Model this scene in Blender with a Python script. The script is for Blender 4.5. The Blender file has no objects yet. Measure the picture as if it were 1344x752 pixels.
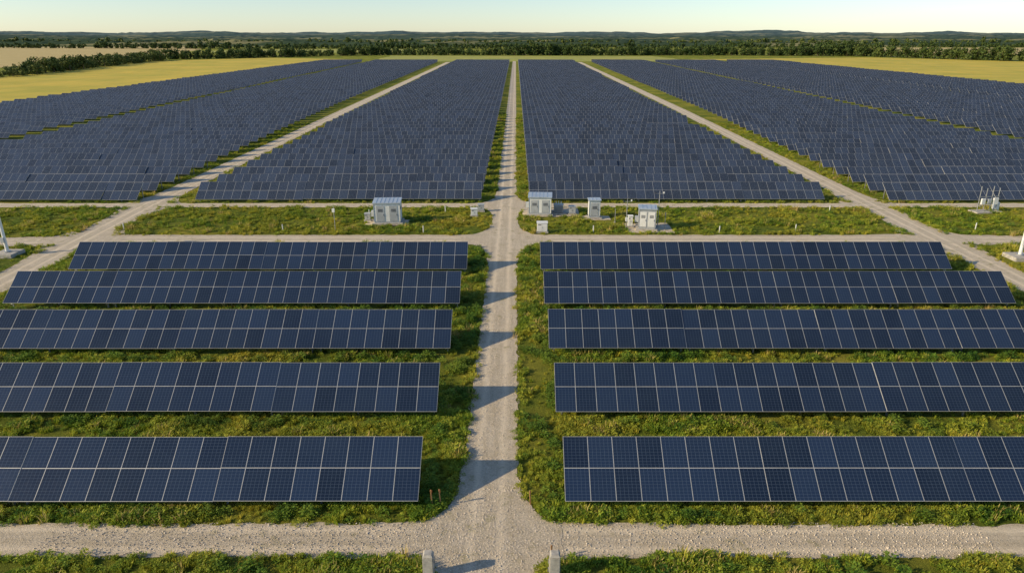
import bpy, math, random
import numpy as np
from mathutils import Vector, noise
random.seed(7); rng=np.random.default_rng(7)
sc=bpy.context.scene
sc.view_settings.view_transform='Standard'
sc.view_settings.look='None'
sc.view_settings.exposure=0
R=math.radians
def link(o): sc.collection.objects.link(o); return o

# ---------------- materials ----------------
class NT:
    def __init__(s,name):
        s.m=bpy.data.materials.new(name); s.m.use_nodes=True
        s.t=s.m.node_tree; s.n=s.t.nodes; s.l=s.t.links
        s.b=s.n['Principled BSDF']; s.out=s.n['Material Output']
        s.b.inputs['Roughness'].default_value=.8
    def N(s,t,**k):
        x=s.n.new(t)
        for a,v in k.items(): setattr(x,a,v)
        return x
    def L(s,a,b): s.l.new(a,b)
    def put(s,sock,v):
        if hasattr(v,'is_output') or hasattr(v,'links'): s.L(v,sock)
        else: sock.default_value=v
    def math(s,op,a,b=None,c=None,clamp=False):
        x=s.N('ShaderNodeMath',operation=op); x.use_clamp=clamp
        s.put(x.inputs[0],a)
        if b is not None: s.put(x.inputs[1],b)
        if c is not None: s.put(x.inputs[2],c)
        return x.outputs[0]
    def noise(s,scale,detail=4,rough=.6,vec=None,dist=0):
        x=s.N('ShaderNodeTexNoise'); x.inputs['Scale'].default_value=scale
        x.inputs['Detail'].default_value=detail; x.inputs['Roughness'].default_value=rough
        x.inputs['Distortion'].default_value=dist
        s.L(vec if vec is not None else s.pos(),x.inputs['Vector'])
        return x.outputs['Fac']
    def pos(s):
        if not hasattr(s,'_p'): s._p=s.N('ShaderNodeNewGeometry').outputs['Position']
        return s._p
    def ramp(s,fac,stops):
        x=s.N('ShaderNodeValToRGB'); e=x.color_ramp.elements
        while len(e)<len(stops): e.new(.5)
        for i,(p,c) in enumerate(stops):
            e[i].position=p; e[i].color=(c[0],c[1],c[2],1) if not isinstance(c,(int,float)) else (c,c,c,1)
        s.L(fac,x.inputs[0]); return x.outputs[0]
    def mix(s,f,a,b,mode='MIX'):
        x=s.N('ShaderNodeMix',data_type='RGBA',blend_type=mode)
        s.put(x.inputs[0],f)
        for sock,v in ((x.inputs[6],a),(x.inputs[7],b)):
            if isinstance(v,tuple): sock.default_value=(*v,1)
            else: s.L(v,sock)
        return x.outputs[2]
    def bump(s,h,strength=.5,dist=.05):
        x=s.N('ShaderNodeBump'); x.inputs['Strength'].default_value=strength
        x.inputs['Distance'].default_value=dist
        s.L(h,x.inputs['Height']); s.L(x.outputs[0],s.b.inputs['Normal'])
    def col(s,c):
        if isinstance(c,tuple): s.b.inputs['Base Color'].default_value=(*c,1)
        else: s.L(c,s.b.inputs['Base Color'])

def simple(name,c,rough=.6,metal=0,var=.25,scale=3):
    t=NT(name); n=t.noise(scale,5)
    lo=tuple(x*(1-var) for x in c); hi=tuple(min(1,x*(1+var)) for x in c)
    t.col(t.ramp(n,[(.3,lo),(.7,hi)])); t.b.inputs['Roughness'].default_value=rough
    t.b.inputs['Metallic'].default_value=metal
    return t.m

# ground
t=NT('grass_ground')
a=t.noise(.12,4); b=t.noise(1.3,5,.7); c=t.noise(9,5,.75); d=t.noise(.02,3)
g1=t.ramp(b,[(.34,(.045,.085,.012)),(.5,(.15,.2,.022)),(.66,(.34,.34,.045))])
g2=t.ramp(c,[(.3,(.04,.08,.012)),(.55,(.15,.2,.022)),(.78,(.38,.37,.06))])
g=t.mix(.5,g1,g2)
g=t.mix(t.ramp(a,[(.42,0.),(.66,.8)]),g,(.42,.36,.055))
g=t.mix(t.ramp(d,[(.45,0.),(.7,.35)]),g,(.34,.34,.055))
t.col(g); t.bump(t.math('ADD',b,c),1.,.35); t.b.inputs['Roughness'].default_value=.95
t.b.inputs['Specular IOR Level'].default_value=.1
M_ground=t.m
# gravel
def gravel(name,base):
    t=NT(name)
    uv=t.N('ShaderNodeUVMap').outputs[0]; sp=t.N('ShaderNodeSeparateXYZ'); t.L(uv,sp.inputs[0])
    mp=t.N('ShaderNodeMapping'); mp.inputs['Scale'].default_value=(3.2,.22,1); t.L(uv,mp.inputs[0])
    f=t.noise(12,6,.85); f2=t.noise(1.1,5,.7); f3=t.noise(.15,3); f4=t.noise(4.5,5,.8); fs=t.noise(1.,5,.65,mp.outputs[0])
    ax=t.math('ABSOLUTE',sp.outputs[0])
    wob=t.math('MULTIPLY',t.math('SUBTRACT',t.noise(.5,3),.5),.4)
    dist=t.math('ABSOLUTE',t.math('SUBTRACT',t.math('ADD',ax,wob),.6))
    tr=t.math('SUBTRACT',1.,t.math('MULTIPLY',dist,3.4),clamp=True)
    B=base
    c=t.ramp(f,[(.3,tuple(x*.42 for x in B)),(.5,B),(.7,tuple(min(1,x*1.35) for x in B))])
    c=t.mix(t.ramp(f4,[(.42,0.),(.66,.5)]),c,(B[0]*.6,B[1]*.57,B[2]*.52))
    c=t.mix(t.ramp(f2,[(.42,0.),(.68,.55)]),c,(B[0]*.66,B[1]*.62,B[2]*.52))
    c=t.mix(t.ramp(fs,[(.4,0.),(.62,.45)]),c,(B[0]*.62,B[1]*.6,B[2]*.54))
    c=t.mix(t.math('MULTIPLY',tr,.68),c,(min(1,B[0]*1.2),B[1]*1.18,B[2]*1.14))
    c=t.mix(t.ramp(t.math('ADD',f2,t.math('MULTIPLY',f3,.5)),[(.84,0.),(.97,.5)]),c,(.2,.2,.05))
    t.col(c); t.bump(t.math('ADD',f,t.math('ADD',f2,f4)),1.,.06); t.b.inputs['Roughness'].default_value=.95
    return t.m
M_road=gravel('gravel_mat',(.7,.595,.455))
# solar glass
def glass(name,base,linecol,lf,rough):
    t=NT(name)
    uv=t.N('ShaderNodeUVMap').outputs[0]; sp=t.N('ShaderNodeSeparateXYZ'); t.L(uv,sp.inputs[0])
    def line(s,n,w):
        fr=t.math('FRACT',t.math('MULTIPLY',s,float(n)))
        e=t.math('ABSOLUTE',t.math('SUBTRACT',fr,.5))
        return t.math('GREATER_THAN',e,.5-w)
    m=t.math('MAXIMUM',line(sp.outputs[0],6,.04),line(sp.outputs[1],10,.045))
    at=t.N('ShaderNodeAttribute',attribute_name='rnd').outputs['Fac']
    c=t.mix(at,tuple(x*.65 for x in base),tuple(x*1.45 for x in base))
    n=t.noise(.35,3); c=t.mix(t.ramp(n,[(.4,0.),(.75,.3)]),c,(base[0]*2.4,base[1]*2.,base[2]*1.5))
    c=t.mix(t.math('MULTIPLY',m,lf),c,linecol)
    t.col(c)
    du=t.noise(6,4); rr=t.math('MULTIPLY_ADD',du,.15,rough-.05); t.L(rr,t.b.inputs['Roughness'])
    t.b.inputs['Specular IOR Level'].default_value=.5
    return t.m
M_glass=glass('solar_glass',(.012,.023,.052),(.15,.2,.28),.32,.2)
M_glass2=glass('solar_glass_array_painted_sheen',(.023,.035,.064),(.24,.28,.34),.5,.24)  # lighter copy for far arrays: sky reflection painted into base and lines
M_frame=simple('aluminium_frame',(.52,.51,.48),.45,.25,.12)
M_steel=simple('galvanised_steel',(.4,.4,.4),.5,.6,.2)
M_white=simple('white_paint',(.76,.76,.73),.5,0,.08,1.2)
M_grey=simple('grey_paint',(.42,.44,.45),.5,0,.12,2)
M_roof=simple('roof_sheet',(.5,.56,.62),.35,.3,.1,2)
M_dark=simple('dark_vent',(.05,.05,.055),.6,0,.2)
M_conc=simple('concrete',(.42,.39,.34),.9,0,.3,5)
M_wood=simple('wood_stake',(.42,.22,.09),.8,0,.3,9)
M_orange=simple('orange_marker',(.6,.16,.03),.6,0,.1)
M_trunk=simple('bark',(.09,.07,.05),.9,0,.3)
# fields
def fieldmat(name,c1,c2,stripe=.0):
    t=NT(name)
    mp=t.N('ShaderNodeMapping'); mp.inputs['Scale'].default_value=(1,.12,1); t.L(t.pos(),mp.inputs[0])
    a=t.noise(.03,5,.65); b=t.noise(.25,5,.7,mp.outputs[0]); c=t.noise(2,4,.7)
    x=t.mix(t.ramp(a,[(.35,0.),(.65,1.)]),c1,c2)
    x=t.mix(t.ramp(b,[(.4,0.),(.7,.45)]),x,tuple(v*.6 for v in c1))
    x=t.mix(t.ramp(c,[(.4,0.),(.7,.3)]),x,tuple(v*1.2 for v in c2))
    t.col(x); t.bump(c,.6,.2); t.b.inputs['Roughness'].default_value=.95; return t.m
M_meadow=fieldmat('meadow_mat',(.42,.38,.03),(.68,.49,.055))
M_wheat=fieldmat('wheat_mat',(.48,.37,.13),(.56,.43,.17))
M_pale=fieldmat('far_field_mat',(.28,.32,.05),(.43,.39,.07))
# foliage
def leafmat(name,lo,mid,hi,transl=.25):
    t=NT(name)
    at=t.N('ShaderNodeAttribute',attribute_name='rnd').outputs['Fac']
    oi=t.N('ShaderNodeObjectInfo').outputs['Random']
    n=t.noise(.35,4); n2=t.noise(.09,4,.6)
    f=t.math('ADD',t.math('MULTIPLY',at,.35),t.math('ADD',t.math('MULTIPLY',oi,.3),t.math('MULTIPLY_ADD',n,1.4,-.38)))
    c=t.ramp(f,[(.25,lo),(.6,mid),(.95,hi)])
    if transl>0:
        c=t.mix(t.ramp(n2,[(.45,0.),(.68,.65)]),c,(hi[0]*1.05,hi[1]*.88,hi[2]))
    t.col(c); t.b.inputs['Roughness'].default_value=.7; t.b.inputs['Specular IOR Level'].default_value=.2
    if transl>0:
        tr=t.N('ShaderNodeBsdfTranslucent'); t.L(c,tr.inputs[0])
        mx=t.N('ShaderNodeMixShader'); mx.inputs[0].default_value=transl
        t.L(t.b.outputs[0],mx.inputs[1]); t.L(tr.outputs[0],mx.inputs[2]); t.L(mx.outputs[0],t.out.inputs[0])
    return t.m
M_grass=leafmat('grass_blades',(.09,.17,.015),(.28,.37,.03),(.58,.52,.065),.35)
M_weed=leafmat('weed_leaves',(.05,.12,.014),(.2,.31,.028),(.46,.47,.055),.35)
M_bush=leafmat('bush_leaves',(.03,.09,.012),(.1,.2,.022),(.25,.34,.04),.3)
M_dry=leafmat('dry_grass',(.3,.25,.07),(.45,.37,.1),(.58,.46,.17),.3)
M_tree=leafmat('tree_leaves',(.02,.042,.011),(.055,.09,.02),(.14,.16,.035),0)
# hills
t=NT('hill_forest_painted_haze')
n1=t.noise(.04,6,.75); n2=t.noise(.0022,3); n3=t.noise(.012,4)
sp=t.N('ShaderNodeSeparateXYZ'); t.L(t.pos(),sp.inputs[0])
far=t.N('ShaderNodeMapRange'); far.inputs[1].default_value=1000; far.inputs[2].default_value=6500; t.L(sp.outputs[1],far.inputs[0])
fo=t.ramp(n1,[(.35,(.025,.045,.02)),(.52,(.055,.085,.035)),(.7,(.12,.145,.055))])
fo=t.mix(t.ramp(n2,[(.54,0.),(.58,.85)]),fo,(.36,.32,.14))
fo=t.mix(t.ramp(n3,[(.4,.0),(.6,.4)]),fo,(.045,.065,.04))
fo=t.mix(t.math('MULTIPLY_ADD',far.outputs[0],.6,.02,clamp=True),fo,(.12,.18,.215))  # aerial haze painted into the base colour, bluer with distance
t.col(fo); t.b.inputs['Roughness'].default_value=1; t.b.inputs['Specular IOR Level'].default_value=0
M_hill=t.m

# ---------------- mesh helper ----------------
class MB:
    """accumulates quads with numpy"""
    def __init__(s): s.q=[];s.m=[];s.uv=[];s.r=[]
    def quads(s,Q,mat,rnd=0.,uv=None):
        Q=np.asarray(Q,float).reshape(-1,4,3); n=len(Q); s.q.append(Q)
        s.m.append(np.full(n,mat)); s.r.append(np.broadcast_to(np.asarray(rnd,float),(n,)).copy())
        s.uv.append(np.tile(np.array([[0,0],[1,0],[1,1],[0,1]],float),(n,1,1)) if uv is None else uv)
    def obox(s,o,ax,ay,az,mat,rnd=0.):
        o,ax,ay,az=[np.array(v,float) for v in (o,ax,ay,az)]
        p=[o,o+ax,o+ax+ay,o+ay]; q=[v+az for v in p]
        s.quads([[p[3],p[2],p[1],p[0]],[q[0],q[1],q[2],q[3]],[p[0],p[1],q[1],q[0]],[p[1],p[2],q[2],q[1]],[p[2],p[3],q[3],q[2]],[p[3],p[0],q[0],q[3]]],mat,rnd)
    def build(s,name,mats,smooth=False):
        Q=np.concatenate(s.q); n=len(Q); me=bpy.data.meshes.new(name)
        me.vertices.add(n*4); me.vertices.foreach_set('co',Q.reshape(-1).astype(np.float32))
        me.loops.add(n*4); me.loops.foreach_set('vertex_index',np.arange(n*4,dtype=np.int32))
        me.polygons.add(n); me.polygons.foreach_set('loop_start',np.arange(0,n*4,4,dtype=np.int32))
        me.polygons.foreach_set('material_index',np.concatenate(s.m).astype(np.int32))
        u=me.uv_layers.new(name='UVMap'); u.data.foreach_set('uv',np.concatenate(s.uv).reshape(-1).astype(np.float32))
        at=me.attributes.new('rnd','FLOAT','FACE'); at.data.foreach_set('value',np.concatenate(s.r).astype(np.float32))
        for m in mats: me.materials.append(m)
        me.update(calc_edges=True); me.validate()
        return me

# ---------------- ground ----------------
def sheet(name,pts,z,mat):
    me=bpy.data.meshes.new(name); me.from_pydata([(x,y,z) for x,y in pts],[],[list(range(len(pts)))]); me.materials.append(mat)
    return link(bpy.data.objects.new(name,me))
sheet('ground',[(-9000,-400),(9000,-400),(9000,12000),(-9000,12000)],0,M_ground)
def wob(pts,amp,step=12):
    out=[]
    for i in range(len(pts)):
        a=Vector(pts[i]);b=Vector(pts[(i+1)%len(pts)]); n=max(1,int((b-a).length/step)); nr=Vector((-(b-a).y,(b-a).x)).normalized()
        for k in range(n):
            p=a.lerp(b,k/n); out.append(tuple(p+nr*amp*noise.noise(Vector((p.x*.05,p.y*.05,1)))))
    return out
sheet('meadow_field',wob([(-156,60),(-158,590),(-140,640),(-235,690),(-300,605),(-262,362),(-330,250),(-420,100),(-420,60)],4),.02,M_meadow)
sheet('meadow_field',wob([(209,60),(900,60),(900,500),(420,580),(345,700),(150,640),(209,600)],4),.02,M_meadow)
sheet('meadow_field',wob([(-120,590),(150,592),(140,745),(-130,760)],5),.03,M_pale)
sheet('wheat_field',wob([(-1700,420),(-345,420),(-330,640),(-480,1100),(-760,1680),(-1900,1680)],8,30),.02,M_wheat)
sheet('farm_field',wob([(430,800),(1200,800),(1000,1250),(600,1280)],8,30),.03,M_wheat)
sheet('farm_field',wob([(-420,900),(-150,900),(-170,1150),(-420,1100)],8,30),.03,M_pale)

# ---------------- roads ----------------
def road(name,pts,hw,z,flares=(),seed=0,step=.35,amp=.15):
    P=[]
    for i in range(len(pts)-1):
        a=Vector(pts[i]);b=Vector(pts[i+1]);L=(b-a).length
        y=max(0,min(a.y,b.y)); st=step*(1 if y<90 else 1+ (y-90)/25)
        n=max(1,int(L/st))
        for k in range(n): P.append(a.lerp(b,k/n))
    P.append(Vector(pts[-1]))
    V=[];F=[];U=[];d=0;NS=8
    for i,p in enumerate(P):
        tgt=(P[min(i+1,len(P)-1)]-P[max(i-1,0)]).normalized(); nr=Vector((tgt.y,-tgt.x))
        if i: d+=(p-P[i-1]).length
        wl=wr=hw
        for (fx,fy,amt,fal) in flares:
            q=max(0,(p-Vector((fx,fy))).length-.9); e=amt*math.exp(-q/fal); wl+=e; wr+=e
        wl+=amp*noise.noise(Vector((p.x*.8,p.y*.8,seed)))*1.3+amp*.8*noise.noise(Vector((p.x*3,p.y*3,seed+3)))
        wr+=amp*noise.noise(Vector((p.x*.8,p.y*.8,seed+7)))*1.3+amp*.8*noise.noise(Vector((p.x*3,p.y*3,seed+9)))
        for k in range(NS+1):
            s=-wl+(wl+wr)*k/NS; q=p+nr*s; V.append((q.x,q.y,z)); U.append((s,d))
    for i in range(len(P)-1):
        for k in range(NS):
            a=i*(NS+1)+k; F.append((a,a+1,a+NS+2,a+NS+1))
    me=bpy.data.meshes.new(name); me.from_pydata(V,[],F); me.materials.append(M_road)
    u=me.uv_layers.new(name='UVMap')
    for l in me.loops: u.data[l.index].uv=U[l.vertex_index]
    me.update()
    if me.polygons[0].normal.z<0: me.flip_normals()
    return link(bpy.data.objects.new(name,me))
CX=-1.25; YF=23.4; YA=68.8; YB=84.0
fl=[(CX,YF,1.9,1.0),(CX,YA,3.2,1.8),(CX,YB,2.4,1.6)]
road('gravel_road',[(-70,YF+.2),(CX,YF),(70,YF-.1)],1.0,.006,[(CX,YF,1.0,1.6)],2)
road('gravel_road',[(-130,YA-6),(-60,YA-1.5),(-40,YA),(CX,YA),(44,YA),(75,YA-1),(130,YA-4)],1.6,.010,[(CX,YA,1.0,2),(-45,YA,1.5,2),(44,YA,1.5,2)],6)
road('gravel_road',[(-140,YB),(-40,YB),(CX,YB),(44,YB),(140,YB)],1.1,.014,[(CX,YB,.8,2)],7)
road('gravel_road',[(CX,5),(CX,90),(CX,700)],1.34,.018,fl,1)
LP=[(-43.0,8),(-44.2,50),(-46.4,88),(-48.5,200),(-54,575)]
RP=[(43.4,8),(43.8,50),(44.6,88),(47,200),(51,575)]
road('gravel_road',LP,1.7,.022,[(-45.5,YA,2.5,2.5),(-46.3,YB,2,2.5)],4)
road('gravel_road',RP,1.7,.022,[(44.2,YA,2.5,2.5),(44.6,YB,2,2.5)],5)
for gx0,gx1 in ((-97.6,-116.5),(97,105.5),(156.3,162)):
    road('service_track',[(gx0,85),(gx1,575)],1.1,.026,(),int(abs(gx0)))
def pad(x0,x1,y0,y1,z=.026,seed=0): return road('gravel_pad',[(x0,(y0+y1)/2),(x1,(y0+y1)/2)],(y1-y0)/2,z,(),seed,amp=.3)
pad(.8,7.6,78.2,82.6,.026,11); pad(12.2,17.2,71.2,75.2,.026,12); pad(-17,-12.2,74.2,77,.026,13)
pad(7.6,11.0,76.6,78.6,.030,14)

# ---------------- solar rows ----------------
MW=1.14; ML=1.5; GAP=.034
def table(mb,x0,n,y,h0,tilt,legs,mw=MW,gap=GAP):
    ct,st=math.cos(tilt),math.sin(tilt); a=np.array([0,ct,st]); nn=np.array([0,-st,ct]); L=2*ML
    o=np.array([x0,y,h0])
    mb.obox(o-nn*.04,(n*mw,0,0),a*L,nn*.04,1)
    i=np.arange(n); g=gap/2
    for r in range(2):
        s0,s1=r*ML+g,(r+1)*ML-g
        Q=np.zeros((n,4,3)); xs=x0+i*mw+g; xe=x0+(i+1)*mw-g
        for k,(xx,s) in enumerate(((xs,s0),(xe,s0),(xe,s1),(xs,s1))):
            Q[:,k,0]=xx; Q[:,k,1:]=(o+a*s+nn*.005)[1:]
        mb.quads(Q,0,rng.random(n))
    if legs:
        for s in (.6,2.4): # purlins
            p=o+a*s-nn*.121; mb.obox(p,(n*mw,0,0),a*.06,nn*.08,2)
        k=max(2,int(n*mw/3.6)); 
        for j in range(k+1):
            x=x0+.25+(n*mw-.58)*j/k
            p=o+a*.25-nn*.183; p[0]=x; mb.obox(p,(.07,0,0),a*(L-.5),nn*.06,2)
            for s in (.55,2.5):
                q=o+a*s-nn*.17; mb.obox((x+.072,q[1],-.05),(.08,0,0),(0,.08,0),(0,0,q[2]+.05),2)
            q1=o+a*.55-nn*.17; q2=o+a*1.7-nn*.19
            mb.obox((x-.05,q1[1],.25),(.04,0,0),(0,q2[1]-q1[1],q2[2]-.25),(0,0,.05),2)
TILT=math.atan2(1.8,2.4)
mats=[M_glass,M_frame,M_steel]
for y in (25.2,32.9,41.0,49.1,57.35):
    mb=MB()
    for k in range(4):
        nn_=8 if k<3 else 7
        table(mb,-4.35-(8*k+nn_)*MW-.0,nn_,y,.6+.012*rng.standard_normal(),TILT+.005*rng.standard_normal(),True)
    link(bpy.data.objects.new('solar_panel_row',mb.build('solar_panel_row',mats)))
    mb=MB()
    for k in range(4):
        table(mb,2.2+8*k*MW,8,y,.6+.012*rng.standard_normal(),TILT+.005*rng.standard_normal(),True)
    link(bpy.data.objects.new('solar_panel_row',mb.build('solar_panel_row',mats)))
def lerp(y,pts):
    return float(np.interp(y,[p[0] for p in pts],[p[1] for p in pts]))
blocks=[
 ([(85,-41.2),(575,-48)],[(85,-4.4),(575,-5)]),
 ([(85,1.75),(575,1.8)],[(85,39.6),(575,45.5)]),
 ([(85,-94.5),(130,-95),(575,-112)],[(85,-48.4),(200,-54),(575,-62)]),
 ([(85,47.6),(200,53),(575,60)],[(85,94),(575,101)]),
 ([(85,-150),(575,-153)],[(85,-101.5),(575,-122)]),
 ([(85,101),(575,110.5)],[(85,152.5),(575,157.5)]),
 ([(85,160.5),(575,167)],[(85,203),(575,205)]),
]
PITCH=5.6
mats=[M_glass2,M_frame,M_steel]
for bi,(le,re) in enumerate(blocks):
    mb=MB(); y=85.5; ri=0
    while y<572:
        xl=lerp(y,le); xr=lerp(y,re)
        n=int((xr-xl)/MW)
        start=xl
        if abs(xr)<5 or bi in (2,4): start=xr-n*MW
        x=start; rem=n
        while rem>0:
            k=min(rem,12); 
            if rem-k<4: k=rem
            zz=.42+.22*noise.noise(Vector((x*.02,y*.02,0)))+.03*rng.standard_normal()
            tl=TILT-.03+.012*rng.standard_normal()
            if y>110 and rng.random()<.006: tl-=rng.uniform(.12,.3)
            table(mb,x,k,y+.05*rng.standard_normal(),zz,tl,y<112)
            x+=k*MW; rem-=k
        y+=PITCH; ri+=1
    link(bpy.data.objects.new('solar_panel_array',mb.build('solar_panel_array',mats)))

# ---------------- small objects ----------------
def box(name,par,c,s,mat,bev=.01,rot=0):
    me=bpy.data.meshes.new(name); import bmesh
    bm=bmesh.new(); bmesh.ops.create_cube(bm,size=1)
    for v in bm.verts: v.co=Vector((v.co.x*s[0],v.co.y*s[1],v.co.z*s[2]))
    if bev: bmesh.ops.bevel(bm,geom=bm.edges[:],offset=min(bev,min(s)*.3),segments=2,affect='EDGES')
    bm.to_mesh(me); bm.free(); me.materials.append(mat)
    o=link(bpy.data.objects.new(name,me)); o.location=c; o.rotation_euler[2]=rot
    if par: o.parent=par
    return o
def cyl(name,par,p,r,h,mat,r2=None,axis='Z',seg=14):
    import bmesh
    me=bpy.data.meshes.new(name); bm=bmesh.new()
    bmesh.ops.create_cone(bm,cap_ends=True,segments=seg,radius1=r,radius2=r if r2 is None else r2,depth=h)
    bm.to_mesh(me); bm.free(); me.materials.append(mat)
    o=link(bpy.data.objects.new(name,me)); o.location=p
    if axis=='X': o.rotation_euler[1]=R(90)
    if axis=='Y': o.rotation_euler[0]=R(90)
    if par: o.parent=par
    return o
def empty(name,x,y,rot=0):
    e=link(bpy.data.objects.new(name,None)); e.location=(x,y,0); e.rotation_euler[2]=R(rot); e.empty_display_size=.3; return e
def shed(name,x,y,w,d,h,rot=0,doors=2,body=None,ac=True):
    body=body or M_white
    e=empty(name,x,y,rot)
    box('foundation',e,(0,0,.09),(w+.5,d+.5,.22),M_conc,.02)
    box('plinth',e,(0,0,.28),(w-.04,d-.04,.16),M_grey)
    box('walls',e,(0,0,.36+(h-.5)/2),(w,d,h-.5),body,.02)
    r=box('roof',e,(0,0,h-.06),(w+.24,d+.28,.12),M_roof,.02); r.rotation_euler[0]=R(3)
    for i in range(int(w/.45)):
        s=box('roof_rib',e,(-w/2+.3+i*.45,0,h+.012),(.05,d+.24,.05),M_roof,.01); s.rotation_euler[0]=R(3)
    dw=min(.9,w/doors*.8)
    for i in range(doors):
        cx=(i-(doors-1)/2)*(w/doors)
        box('door',e,(cx,-d/2-.015,.42+(h-.85)/2),(dw,.03,h-.85),M_grey if body is M_white else M_white,.008)
        for k in range(5): box('door_louvre',e,(cx,-d/2-.036,h-.8-k*.07),(dw*.6,.012,.035),M_dark,0)
        box('door_handle',e,(cx+dw*.38,-d/2-.045,1.15),(.03,.04,.16),M_dark,.004)
    for k in range(4): box('side_louvre',e,(w/2+.008,0,h-.75-k*.08),(.012,d*.5,.04),M_dark,0)
    for sx in (-1,1):
        for sy in (-1,1): box('corner_trim',e,(sx*(w/2+.004),sy*(d/2+.004),.36+(h-.52)/2),(.06,.06,h-.54),M_grey,.005)
    if ac:
        box('cooling_unit',e,(-w/2-.22,0,1.1),(.4,.7,.6),M_grey,.02)
        cyl('fan',e,(-w/2-.43,0,1.1),.22,.02,M_dark,axis='X')
    return e
shed('equipment_shed',-14.5,75.6,2.9,2.0,2.6,4,2)
e=shed('equipment_shed',2.9,79.6,2.6,2.0,2.35,-3,2)
shed('inverter_cabinet',9.1,77.6,1.25,.9,2.3,2,1,ac=False)
shed('transformer_cabinet',14.4,72.9,1.8,1.5,2.5,-8,2,body=M_grey)
def transformer(x,y,rot=0):
    e=empty('transformer',x,y,rot)
    box('foundation',e,(0,0,.08),(1.9,1.3,.2),M_conc,.02)
    box('tank',e,(0,0,.65),(1.1,.7,.9),M_grey,.03)
    box('lid',e,(0,0,1.13),(1.2,.8,.07),M_grey,.01)
    for s in (-1,1):
        for k in range(7): box('cooling_fin',e,(-.45+k*.15,s*.45,.62),(.03,.18,.7),M_grey,.004)
    for k in range(3):
        cyl('bushing',e,(-.3+k*.3,0,1.34),.06,.36,M_white,.03)
    return e
transformer(5.1,79.8)
def cab(name,x,y,w,d,h,mat=None,rot=0):
    e=empty(name,x,y,rot); mat=mat or M_white
    box('base',e,(0,0,.07),(w+.2,d+.2,.18),M_conc,.01)
    box('body',e,(0,0,.16+(h-.16)/2),(w,d,h-.2),mat,.015)
    r=box('cap',e,(0,0,h+.01),(w+.1,d+.12,.06),mat,.01); r.rotation_euler[0]=R(4)
    for s in (-1,1): box('door',e,(s*w/4,-d/2-.008,.2+(h-.3)/2),(w*.46,.016,h-.36),mat,.005)
    box('handle',e,(.03,-d/2-.03,h*.55),(.025,.03,.12),M_dark,.003)
    box('vent',e,(-w/4,-d/2-.02,h*.8),(w*.3,.01,.08),M_dark,0)
    return e
cab('electrical_cabinet',2.85,71.4,1.1,.6,1.15)
cab('electrical_cabinet',-4.9,78.4,.75,.5,.95,rot=5)
cab('electrical_cabinet',-4.2,80.8,.7,.5,.9,M_grey)
cab('electrical_cabinet',6.7,79.4,.8,.5,1.0,M_grey)
cab('electrical_cabinet',12.7,73.6,.5,.4,1.3)
cab('electrical_cabinet',-17.0,76.3,.6,.4,.9,M_grey)
def pole(name,x,y,h,r=.05,arm=False,boxh=None,mat=None):
    mat=mat or M_steel; e=empty(name,x,y)
    cyl('base_plate',e,(0,0,.03),r*3,.08,M_conc)
    cyl('mast',e,(0,0,h/2+.02),r,h,mat,r*.7)
    if arm:
        cyl('arm',e,(0,0,h-.25),r*.5,.9,mat,axis='X'); box('sensor',e,(.45,0,h-.15),(.14,.14,.18),M_white); box('sensor_cup',e,(-.45,0,h-.17),(.1,.1,.12),M_dark)
    if boxh: box('junction_box',e,(0,-r-.08,boxh),(.28,.16,.4),M_white,.01)
    return e
pole('instrument_pole',-19.7,72.1,2.7,.045,False,2.3)
pole('weather_mast',12.1,72.6,3.4,.05,True,1.2)
pole('weather_mast',15.8,73.8,4.0,.05,True)
pole('lightning_rod',16.3,72.4,2.0,.04)
pole('lightning_rod',11.3,75.6,1.6,.04)
def rack(x,y):
    e=empty('meter_rack',x,y,6)
    box('slab',e,(0,0,.06),(3.4,1.6,.16),M_conc,.02)
    for i in range(4): cyl('post',e,(-1.2+i*.8,0,1.6),.045,3.1 if i%2==0 else 2.6,M_steel)
    for z in (1.0,1.9): box('rail',e,(0,-.07,z),(2.7,.04,.08),M_steel,.005)
    for i,(w,h) in enumerate(((.5,.7),(.45,.55),(.6,.8))): box('meter_box',e,(-.8+i*.8,-.2,1.35),(w,.2,h),M_white if i!=1 else M_grey,.015)
    box('drive_cabinet',e,(1.45,.35,.6),(.6,.5,1.0),M_white,.02)
rack(56.8,80.6)
for x,y,h in ((48.1,62.2,7.5),(-49.2,63.2,7.5)):
    e=empty('camera_mast',x,y)
    box('foundation',e,(0,0,.16),(2.0,2.0,.4),M_conc,.04)
    cyl('base_flange',e,(0,0,.4),.3,.1,M_steel)
    cyl('mast',e,(0,0,.4+h/2),.16,h,M_white,.09,seg=20)
    s=-1 if x>0 else 1
    cyl('camera_arm',e,(-s*.4,0,h),.04,.8,M_steel,axis='X'); box('camera_housing',e,(-s*.8,0,h-.1),(.4,.18,.18),M_white,.02)
    box('control_box',e,(0,-.26,1.6),(.35,.2,.5),M_grey,.02)
    cyl('lens',e,(-s*1.03,0,h-.1),.06,.06,M_dark,axis='X')
for x,y in ((-43,72.5),(-25.4,72),(-17.3,78.6),(-10,71.4),(22,71.3),(30.5,72),(8.4,71.5),(38,80.8),(-8.5,80.5),(50.5,72.6)):
    e=empty('marker_post',x,y); cyl('post',e,(0,0,.35),.055,.75,M_white); cyl('cap',e,(0,0,.75),.06,.06,M_grey,.03)
for x in (-3.42,1.52):
    e=empty('concrete_gate_post',x,21.35)
    box('shaft',e,(0,0,.52),(.42,.40,1.1),M_conc,.03); box('foot',e,(0,0,.05),(.62,.6,.16),M_conc,.03)
    c=cyl('cap',e,(0,0,1.115),.27,.09,M_conc,.2,seg=4); c.rotation_euler[2]=R(45)
    cyl('hinge_pin',e,(.24 if x<0 else -.24,0,.75),.02,.2,M_steel); cyl('hinge_pin',e,(.24 if x<0 else -.24,0,.35),.02,.2,M_steel)
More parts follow.
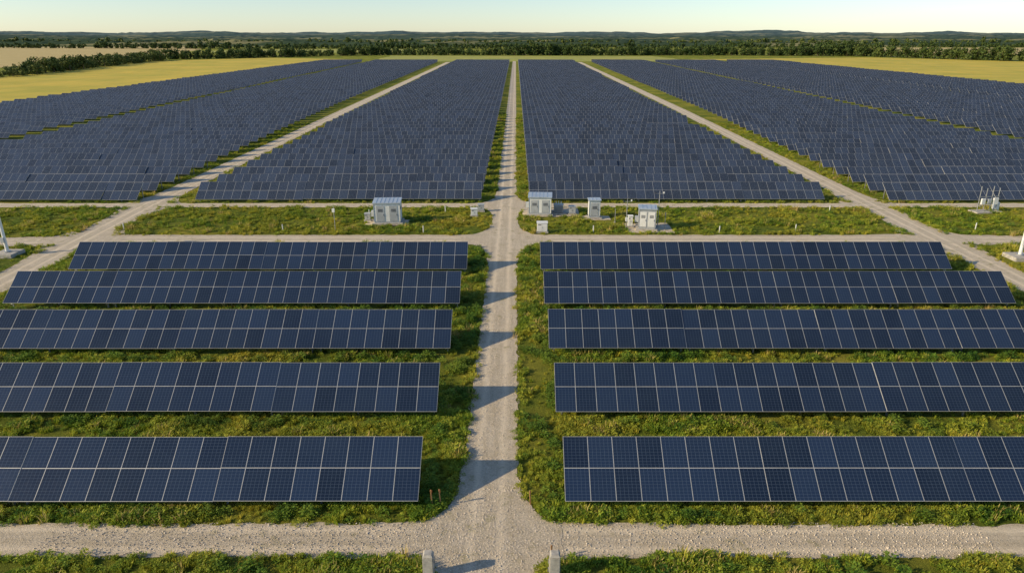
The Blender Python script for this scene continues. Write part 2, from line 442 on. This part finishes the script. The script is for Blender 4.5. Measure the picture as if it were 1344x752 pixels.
for x,y,h in ((-3.78,25.5,1.0),(-3.42,25.6,.95),(.65,25.7,.8),(1.45,22.3,.7)):
    e=empty('wooden_stake',x,y,20); s=box('shaft',e,(0,0,h/2),(.05,.05,h),M_wood,.006); s.rotation_euler=(R(3),R(-4),0)
    box('flag_band',e,(0.0,0,h*.88),(.058,.058,.12),M_orange,.004)

# ---------------- scatter by geometry nodes ----------------
def tuft(kind,seed):
    r=np.random.default_rng(seed); mb=MB()
    if kind in('grass','dry'):
        n=38 if kind=='grass' else 20
        for i in range(n):
            a=r.random()*6.283; d=r.random()**.5*.2; h=(.1+.18*r.random())*(1.35 if kind=='dry' else 1); w=.013+.012*r.random()
            lean=.1+.5*r.random(); da=a+r.normal()*.6
            p=np.array([math.cos(a)*d,math.sin(a)*d,0]); t=np.array([math.cos(da),math.sin(da),0]); s=np.array([-t[1],t[0],0])*w
            m=p+t*lean*h*.4+np.array([0,0,h*.62]); e=p+t*lean*h*1.15+np.array([0,0,h])
            rr=r.random()
            mb.quads([[p-s,p+s,m+s*.8,m-s*.8],[m-s*.8,m+s*.8,e+s*.15,e-s*.15]],0,rr)
    else:
        big=kind=='bush'
        K=1.9 if big else 1
        for i in range(140 if big else 50):
            a=r.random()*6.283; el=r.random(); rad=(.1+.17*r.random())*K
            c=np.array([math.cos(a)*rad*math.cos(el),math.sin(a)*rad*math.cos(el),.04+.28*K*el*r.random()**.5])
            u=r.normal(size=3)*.4+np.array([math.cos(a),math.sin(a),.2]); u/=np.linalg.norm(u)
            v=np.cross(u,[r.normal()*.3,r.normal()*.3,1]); v/=np.linalg.norm(v)+1e-6
            l=(.038+.037*r.random())*(1.35 if big else 1); w=l*.5
            mb.quads([[c-u*l,c-v*w,c+u*l,c+v*w]],0,r.random())
    m={'grass':M_grass,'dry':M_dry,'weed':M_weed,'bush':M_bush}[kind]
    return bpy.data.objects.new('tuft_'+kind,mb.build('tuft_'+kind,[m]))
M_stone=simple('stone_mat',(.6,.52,.42),.9,0,.5,12)
def stone(seed):
    import bmesh
    r=random.Random(seed); bm=bmesh.new(); bmesh.ops.create_icosphere(bm,subdivisions=1,radius=.03)
    for v in bm.verts: v.co*=.75+.5*r.random(); v.co.z*=.6
    me=bpy.data.meshes.new('stone'); bm.to_mesh(me); bm.free(); me.materials.append(M_stone); return bpy.data.objects.new('stone',me)
def scatter(name,P,rot,scl,idx,objs):
    col=bpy.data.collections.new(name+'_parts')
    for i,o in enumerate(objs): o.name='%s_%02d'%(name,i); col.objects.link(o)
    me=bpy.data.meshes.new(name); n=len(P); me.vertices.add(n); me.vertices.foreach_set('co',P.reshape(-1).astype(np.float32))
    a=me.attributes.new('rotv','FLOAT_VECTOR','POINT'); a.data.foreach_set('vector',rot.reshape(-1).astype(np.float32))
    a=me.attributes.new('scl','FLOAT','POINT'); a.data.foreach_set('value',scl.astype(np.float32))
    a=me.attributes.new('idx','INT','POINT'); a.data.foreach_set('value',idx.astype(np.int32))
    o=link(bpy.data.objects.new(name,me)); md=o.modifiers.new('scatter','NODES')
    g=bpy.data.node_groups.new(name+'_nodes','GeometryNodeTree'); md.node_group=g
    g.interface.new_socket('Geometry',in_out='INPUT',socket_type='NodeSocketGeometry'); g.interface.new_socket('Geometry',in_out='OUTPUT',socket_type='NodeSocketGeometry')
    gi=g.nodes.new('NodeGroupInput'); go=g.nodes.new('NodeGroupOutput'); ip=g.nodes.new('GeometryNodeInstanceOnPoints')
    ci=g.nodes.new('GeometryNodeCollectionInfo'); ci.inputs['Collection'].default_value=col; ci.inputs['Separate Children'].default_value=True; ci.inputs['Reset Children'].default_value=True
    def na(nm,tp):
        x=g.nodes.new('GeometryNodeInputNamedAttribute'); x.data_type=tp; x.inputs['Name'].default_value=nm; return x.outputs[0]
    g.links.new(gi.outputs[0],ip.inputs['Points']); g.links.new(ci.outputs[0],ip.inputs['Instance'])
    ip.inputs['Pick Instance'].default_value=True
    g.links.new(na('idx','INT'),ip.inputs['Instance Index']); g.links.new(na('rotv','FLOAT_VECTOR'),ip.inputs['Rotation']); g.links.new(na('scl','FLOAT'),ip.inputs['Scale'])
    g.links.new(ip.outputs[0],go.inputs[0]); return o
def inroad(x,y,m=0):
    lx=np.interp(y,[p[1] for p in LP],[p[0] for p in LP]); rx=np.interp(y,[p[1] for p in RP],[p[0] for p in RP])
    def fl_(c,yc,amt,fal): return amt*np.exp(-np.maximum(0,np.abs(y-yc)-.9)/fal)
    w=1.32+fl_(0,YF,1.9,1.)+fl_(0,YA,3.2,1.8)+fl_(0,YB,2.4,1.6)+m
    b=np.abs(x-CX)<w
    b|=np.abs(y-YF)<1.0+m+np.exp(-np.maximum(0,np.abs(x-CX)-.9)/1.6)
    b|=np.abs(x-lx)<1.7+m; b|=np.abs(x-rx)<1.7+m
    ya=np.interp(x,[-130,-60,-40,44,75,130],[YA-6,YA-1.5,YA,YA,YA-1,YA-4])
    b|=np.abs(y-ya)<1.6+m; b|=np.abs(y-YB)<1.1+m
    for (x0,x1,y0,y1) in ((.8,7.6,78.2,82.6),(12.2,17.2,71.2,75.2),(-17,-12.2,74.2,77),(7.6,11,76.6,78.6)):
        b|=(x>x0)&(x<x1)&(y>y0)&(y<y1)
    return b
def pts(n,x0,x1,y0,y1):
    return np.stack([rng.uniform(x0,x1,n),rng.uniform(y0,y1,n)],1)
A=np.concatenate([pts(28000,-20,20,18,34),pts(60000,-46,46,22,66),pts(21000,-62,62,65,86),pts(3500,-60,-43,40,66),pts(3500,43,60,40,66),
  pts(6500,-4.6,1.8,86,190),pts(4000,-54,-41,86,170),pts(4000,39,53,86,170)])
x,y=A[:,0],A[:,1]
keep=~inroad(x,y,rng.normal(.02,.10,len(x)))
lx=np.array([noise.noise(Vector((a*.35,b*.35,5)))+.6*noise.noise(Vector((a*1.1,b*1.1,8))) for a,b in A])
keep&=rng.random(len(x))<np.clip(.62+lx*1.2,.1,1)
lx=lx[keep]; A=A[keep]; n=len(A)
P=np.zeros((n,3)); P[:,:2]=A
rot=np.stack([rng.normal(0,.12,n),rng.normal(0,.12,n),rng.uniform(0,6.28,n)],1)
far=np.clip((A[:,1]-20)/60,0,1)
scl=(.5+.5*rng.random(n))*(1+.7*np.clip(lx,-.6,1))*(1+.25*far)
sel=rng.random(n)+lx*.25
idx=np.where(sel<.42,rng.integers(0,3,n),np.where(sel<1.0,rng.integers(3,6,n),6))
# taller weeds: clumps on the verges, along the feet of the rows, random
Bp=[]
for yy in (25.2,32.9,41.0,49.1,57.35):
    for (x0,x1) in ((-40,-4.2),(2.1,39)):
        k=150; Bp.append(np.stack([rng.uniform(x0,x1,k),yy+rng.normal(-.35,.3,k)],1))
        k=80; Bp.append(np.stack([rng.uniform(x0,x1,k),yy+2.9+rng.normal(.9,.7,k)],1))
Bp+= [pts(500,-4.3,-2.9,24.5,66),pts(300,.3,2.2,24.5,66),pts(1200,-46,46,18,66),pts(700,-60,60,70,84),pts(200,-20,20,18,22)]
Bp=np.concatenate(Bp); bn=np.array([noise.noise(Vector((a*.5,b*.5,15))) for a,b in Bp])
Bp=Bp[(~inroad(Bp[:,0],Bp[:,1],.3))&(bn>-.05)&~((np.abs(Bp[:,1]-21.35)<.9)&(np.abs(np.abs(Bp[:,0]+.95)-2.47)<.8))]; m=len(Bp)
PB=np.zeros((m,3)); PB[:,:2]=Bp
P=np.concatenate([P,PB]); rot=np.concatenate([rot,np.stack([rng.normal(0,.1,m),rng.normal(0,.1,m),rng.uniform(0,6.28,m)],1)])
scl=np.concatenate([scl,.35+.6*rng.random(m)]); idx=np.concatenate([idx,rng.integers(7,9,m)])
objs=[tuft('grass',1),tuft('grass',2),tuft('grass',3),tuft('weed',4),tuft('weed',5),tuft('weed',6),tuft('dry',7),tuft('bush',8),tuft('bush',9)]
scatter('grass',P,rot,scl,idx,objs)
# stones
S=np.concatenate([pts(7000,CX-1.5,CX+1.5,20,50),pts(9000,-20,20,YF-1.1,YF+1.1),pts(3500,CX-3,CX+3,21,27)])
S=S[inroad(S[:,0],S[:,1],.15)]; n=len(S); P=np.zeros((n,3)); P[:,:2]=S; P[:,2]=.02
scatter('gravel',P,rng.uniform(0,6,(n,3)),.35+1.0*rng.random(n)**3,rng.integers(0,4,n),[stone(i) for i in range(4)])

# ---------------- trees ----------------
def trees(name,T,leaf=.9,lobes=7,nl=38):
    mb=MB(); 
    for (x,y,H) in T:
        Rr=H*rng.uniform(.36,.55); tint=rng.random()*.6
        k=6
        for j in range(k):
            a0=2*math.pi*j/k;a1=2*math.pi*(j+1)/k; r0,r1=.03*H,.012*H
            mb.quads([[(x+r0*math.cos(a0),y+r0*math.sin(a0),0),(x+r0*math.cos(a1),y+r0*math.sin(a1),0),(x+r1*math.cos(a1),y+r1*math.sin(a1),H*.7),(x+r1*math.cos(a0),y+r1*math.sin(a0),H*.7)]],1)
        for l in range(lobes):
            a=rng.random()*6.283; zz=rng.uniform(.12,.82); d=Rr*rng.uniform(.2,.75)*(1.15-zz*.7)
            c=np.array([x+math.cos(a)*d,y+math.sin(a)*d,H*zz]); lr=Rr*rng.uniform(.38,.62)
            nv=rng.normal(size=(nl,3)); nv/=np.linalg.norm(nv,axis=1)[:,None]
            cc=c+nv*lr*rng.uniform(.7,1.08,(nl,1))*np.array([1,1,.85])
            cc[:,2]=np.maximum(cc[:,2],.3)
            no=nv+rng.normal(size=(nl,3))*.45; no/=np.linalg.norm(no,axis=1)[:,None]
            u=np.cross(no,rng.normal(size=(nl,3))); u/=np.linalg.norm(u,axis=1)[:,None]; v=np.cross(no,u)
            s=(leaf*rng.uniform(.4,1.0,(nl,1)))*H/11
            mb.quads(np.stack([cc-u*s,cc-v*s*.8,cc+u*s,cc+v*s*.8],1),0,np.clip(tint*.6+rng.random()*.25+.35*rng.random(nl),0,1))
    link(bpy.data.objects.new(name,mb.build(name,[M_tree,M_trunk])))
def belt(pl,sp,depth,h0,h1):
    T=[]
    for i in range(len(pl)-1):
        a=Vector(pl[i]);b=Vector(pl[i+1]);L=(b-a).length; n=int(L/sp); nr=Vector((-(b-a).y,(b-a).x)).normalized()
        for k in range(n):
            p=a.lerp(b,(k+rng.random())/n)+nr*rng.uniform(-depth,depth)
            hh=rng.uniform(h0,h1)*(.9+.7*noise.noise(Vector((p.x*.014,p.y*.014,3))))
            if rng.random()<.15: hh*=.6
            T.append((p.x,p.y,hh))
    return T
trees('tree_line',belt([(-420,150),(-300,280),(-262,366),(-300,560),(-305,625)],1.8,7,7,9.5))
trees('tree_line',belt([(-305,640),(-240,705),(-150,790),(60,775),(180,780),(350,755)],1.5,12,8,11))
trees('tree_line',belt([(350,755),(420,590),(640,520),(900,480)],2.0,10,9,12.5))
trees('distant_woods',belt([(-900,1250),(-400,1150),(-150,1180),(200,1160),(600,1320),(1100,1300)],2.6,30,7,11),lobes=5,nl=26,leaf=1.5)
trees('distant_woods',belt([(-1800,1700),(-700,1750),(0,1650),(700,1800),(1500,1700)],4.5,50,9,14),lobes=4,nl=20,leaf=2.0)

# ---------------- hills ----------------
ys=[]; yv=1350.
while yv<10500: ys.append(yv); yv*=1.022
NX=420; V=[]
for Y in ys:
    for i in range(NX+1):
        X=(i/NX*2-1)*(1.15*Y+400)
        f=np.interp(Y,[1350,1900,2600,3600,4800,6500,8500,10500],[0,9,12,21,26,46,54,20])
        h=f*(.75+.75*noise.noise(Vector((X*.0011,Y*.0009,2)))+.3*noise.noise(Vector((X*.004,Y*.003,5))))
        h+=min(1,f/7)*(4*noise.noise(Vector((X*.03,Y*.02,9)))+3.5*noise.noise(Vector((X*.09,Y*.05,1))))
        V.append((X,Y,h if f>0 else -.5))
F=[(j*(NX+1)+i,j*(NX+1)+i+1,(j+1)*(NX+1)+i+1,(j+1)*(NX+1)+i) for j in range(len(ys)-1) for i in range(NX)]
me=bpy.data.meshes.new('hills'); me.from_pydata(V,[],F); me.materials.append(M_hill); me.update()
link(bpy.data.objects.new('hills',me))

# ---------------- light ----------------
EL=24; sd=Vector((-.955,-.295,0)).normalized()
w=bpy.data.worlds.new('World'); sc.world=w; w.use_nodes=True
nt=w.node_tree; bg=nt.nodes['Background']; sk=nt.nodes.new('ShaderNodeTexSky'); sk.sky_type='NISHITA'; sk.sun_disc=False
sk.sun_elevation=R(EL); sk.sun_rotation=math.atan2(sd.x,sd.y)%(2*math.pi); sk.air_density=.85; sk.dust_density=.25; sk.ozone_density=2.2
nt.links.new(sk.outputs[0],bg.inputs[0]); bg.inputs[1].default_value=.15
sl=bpy.data.lights.new('sun','SUN'); sl.energy=5; sl.angle=R(.5); sl.color=(1,.82,.53)
so=link(bpy.data.objects.new('sun',sl)); dv=Vector((sd.x*math.cos(R(EL)),sd.y*math.cos(R(EL)),math.sin(R(EL))))
so.rotation_euler=dv.to_track_quat('Z','Y').to_euler(); so.location=dv*100

cam=bpy.data.cameras.new('camera'); cam.lens=24; cam.sensor_width=36; cam.clip_end=30000; cam.clip_start=.1; cam.shift_x=-5/1344
co=link(bpy.data.objects.new('camera',cam)); co.location=(0,0,20); co.rotation_euler=(R(90-20.16),0,0)
sc.camera=co
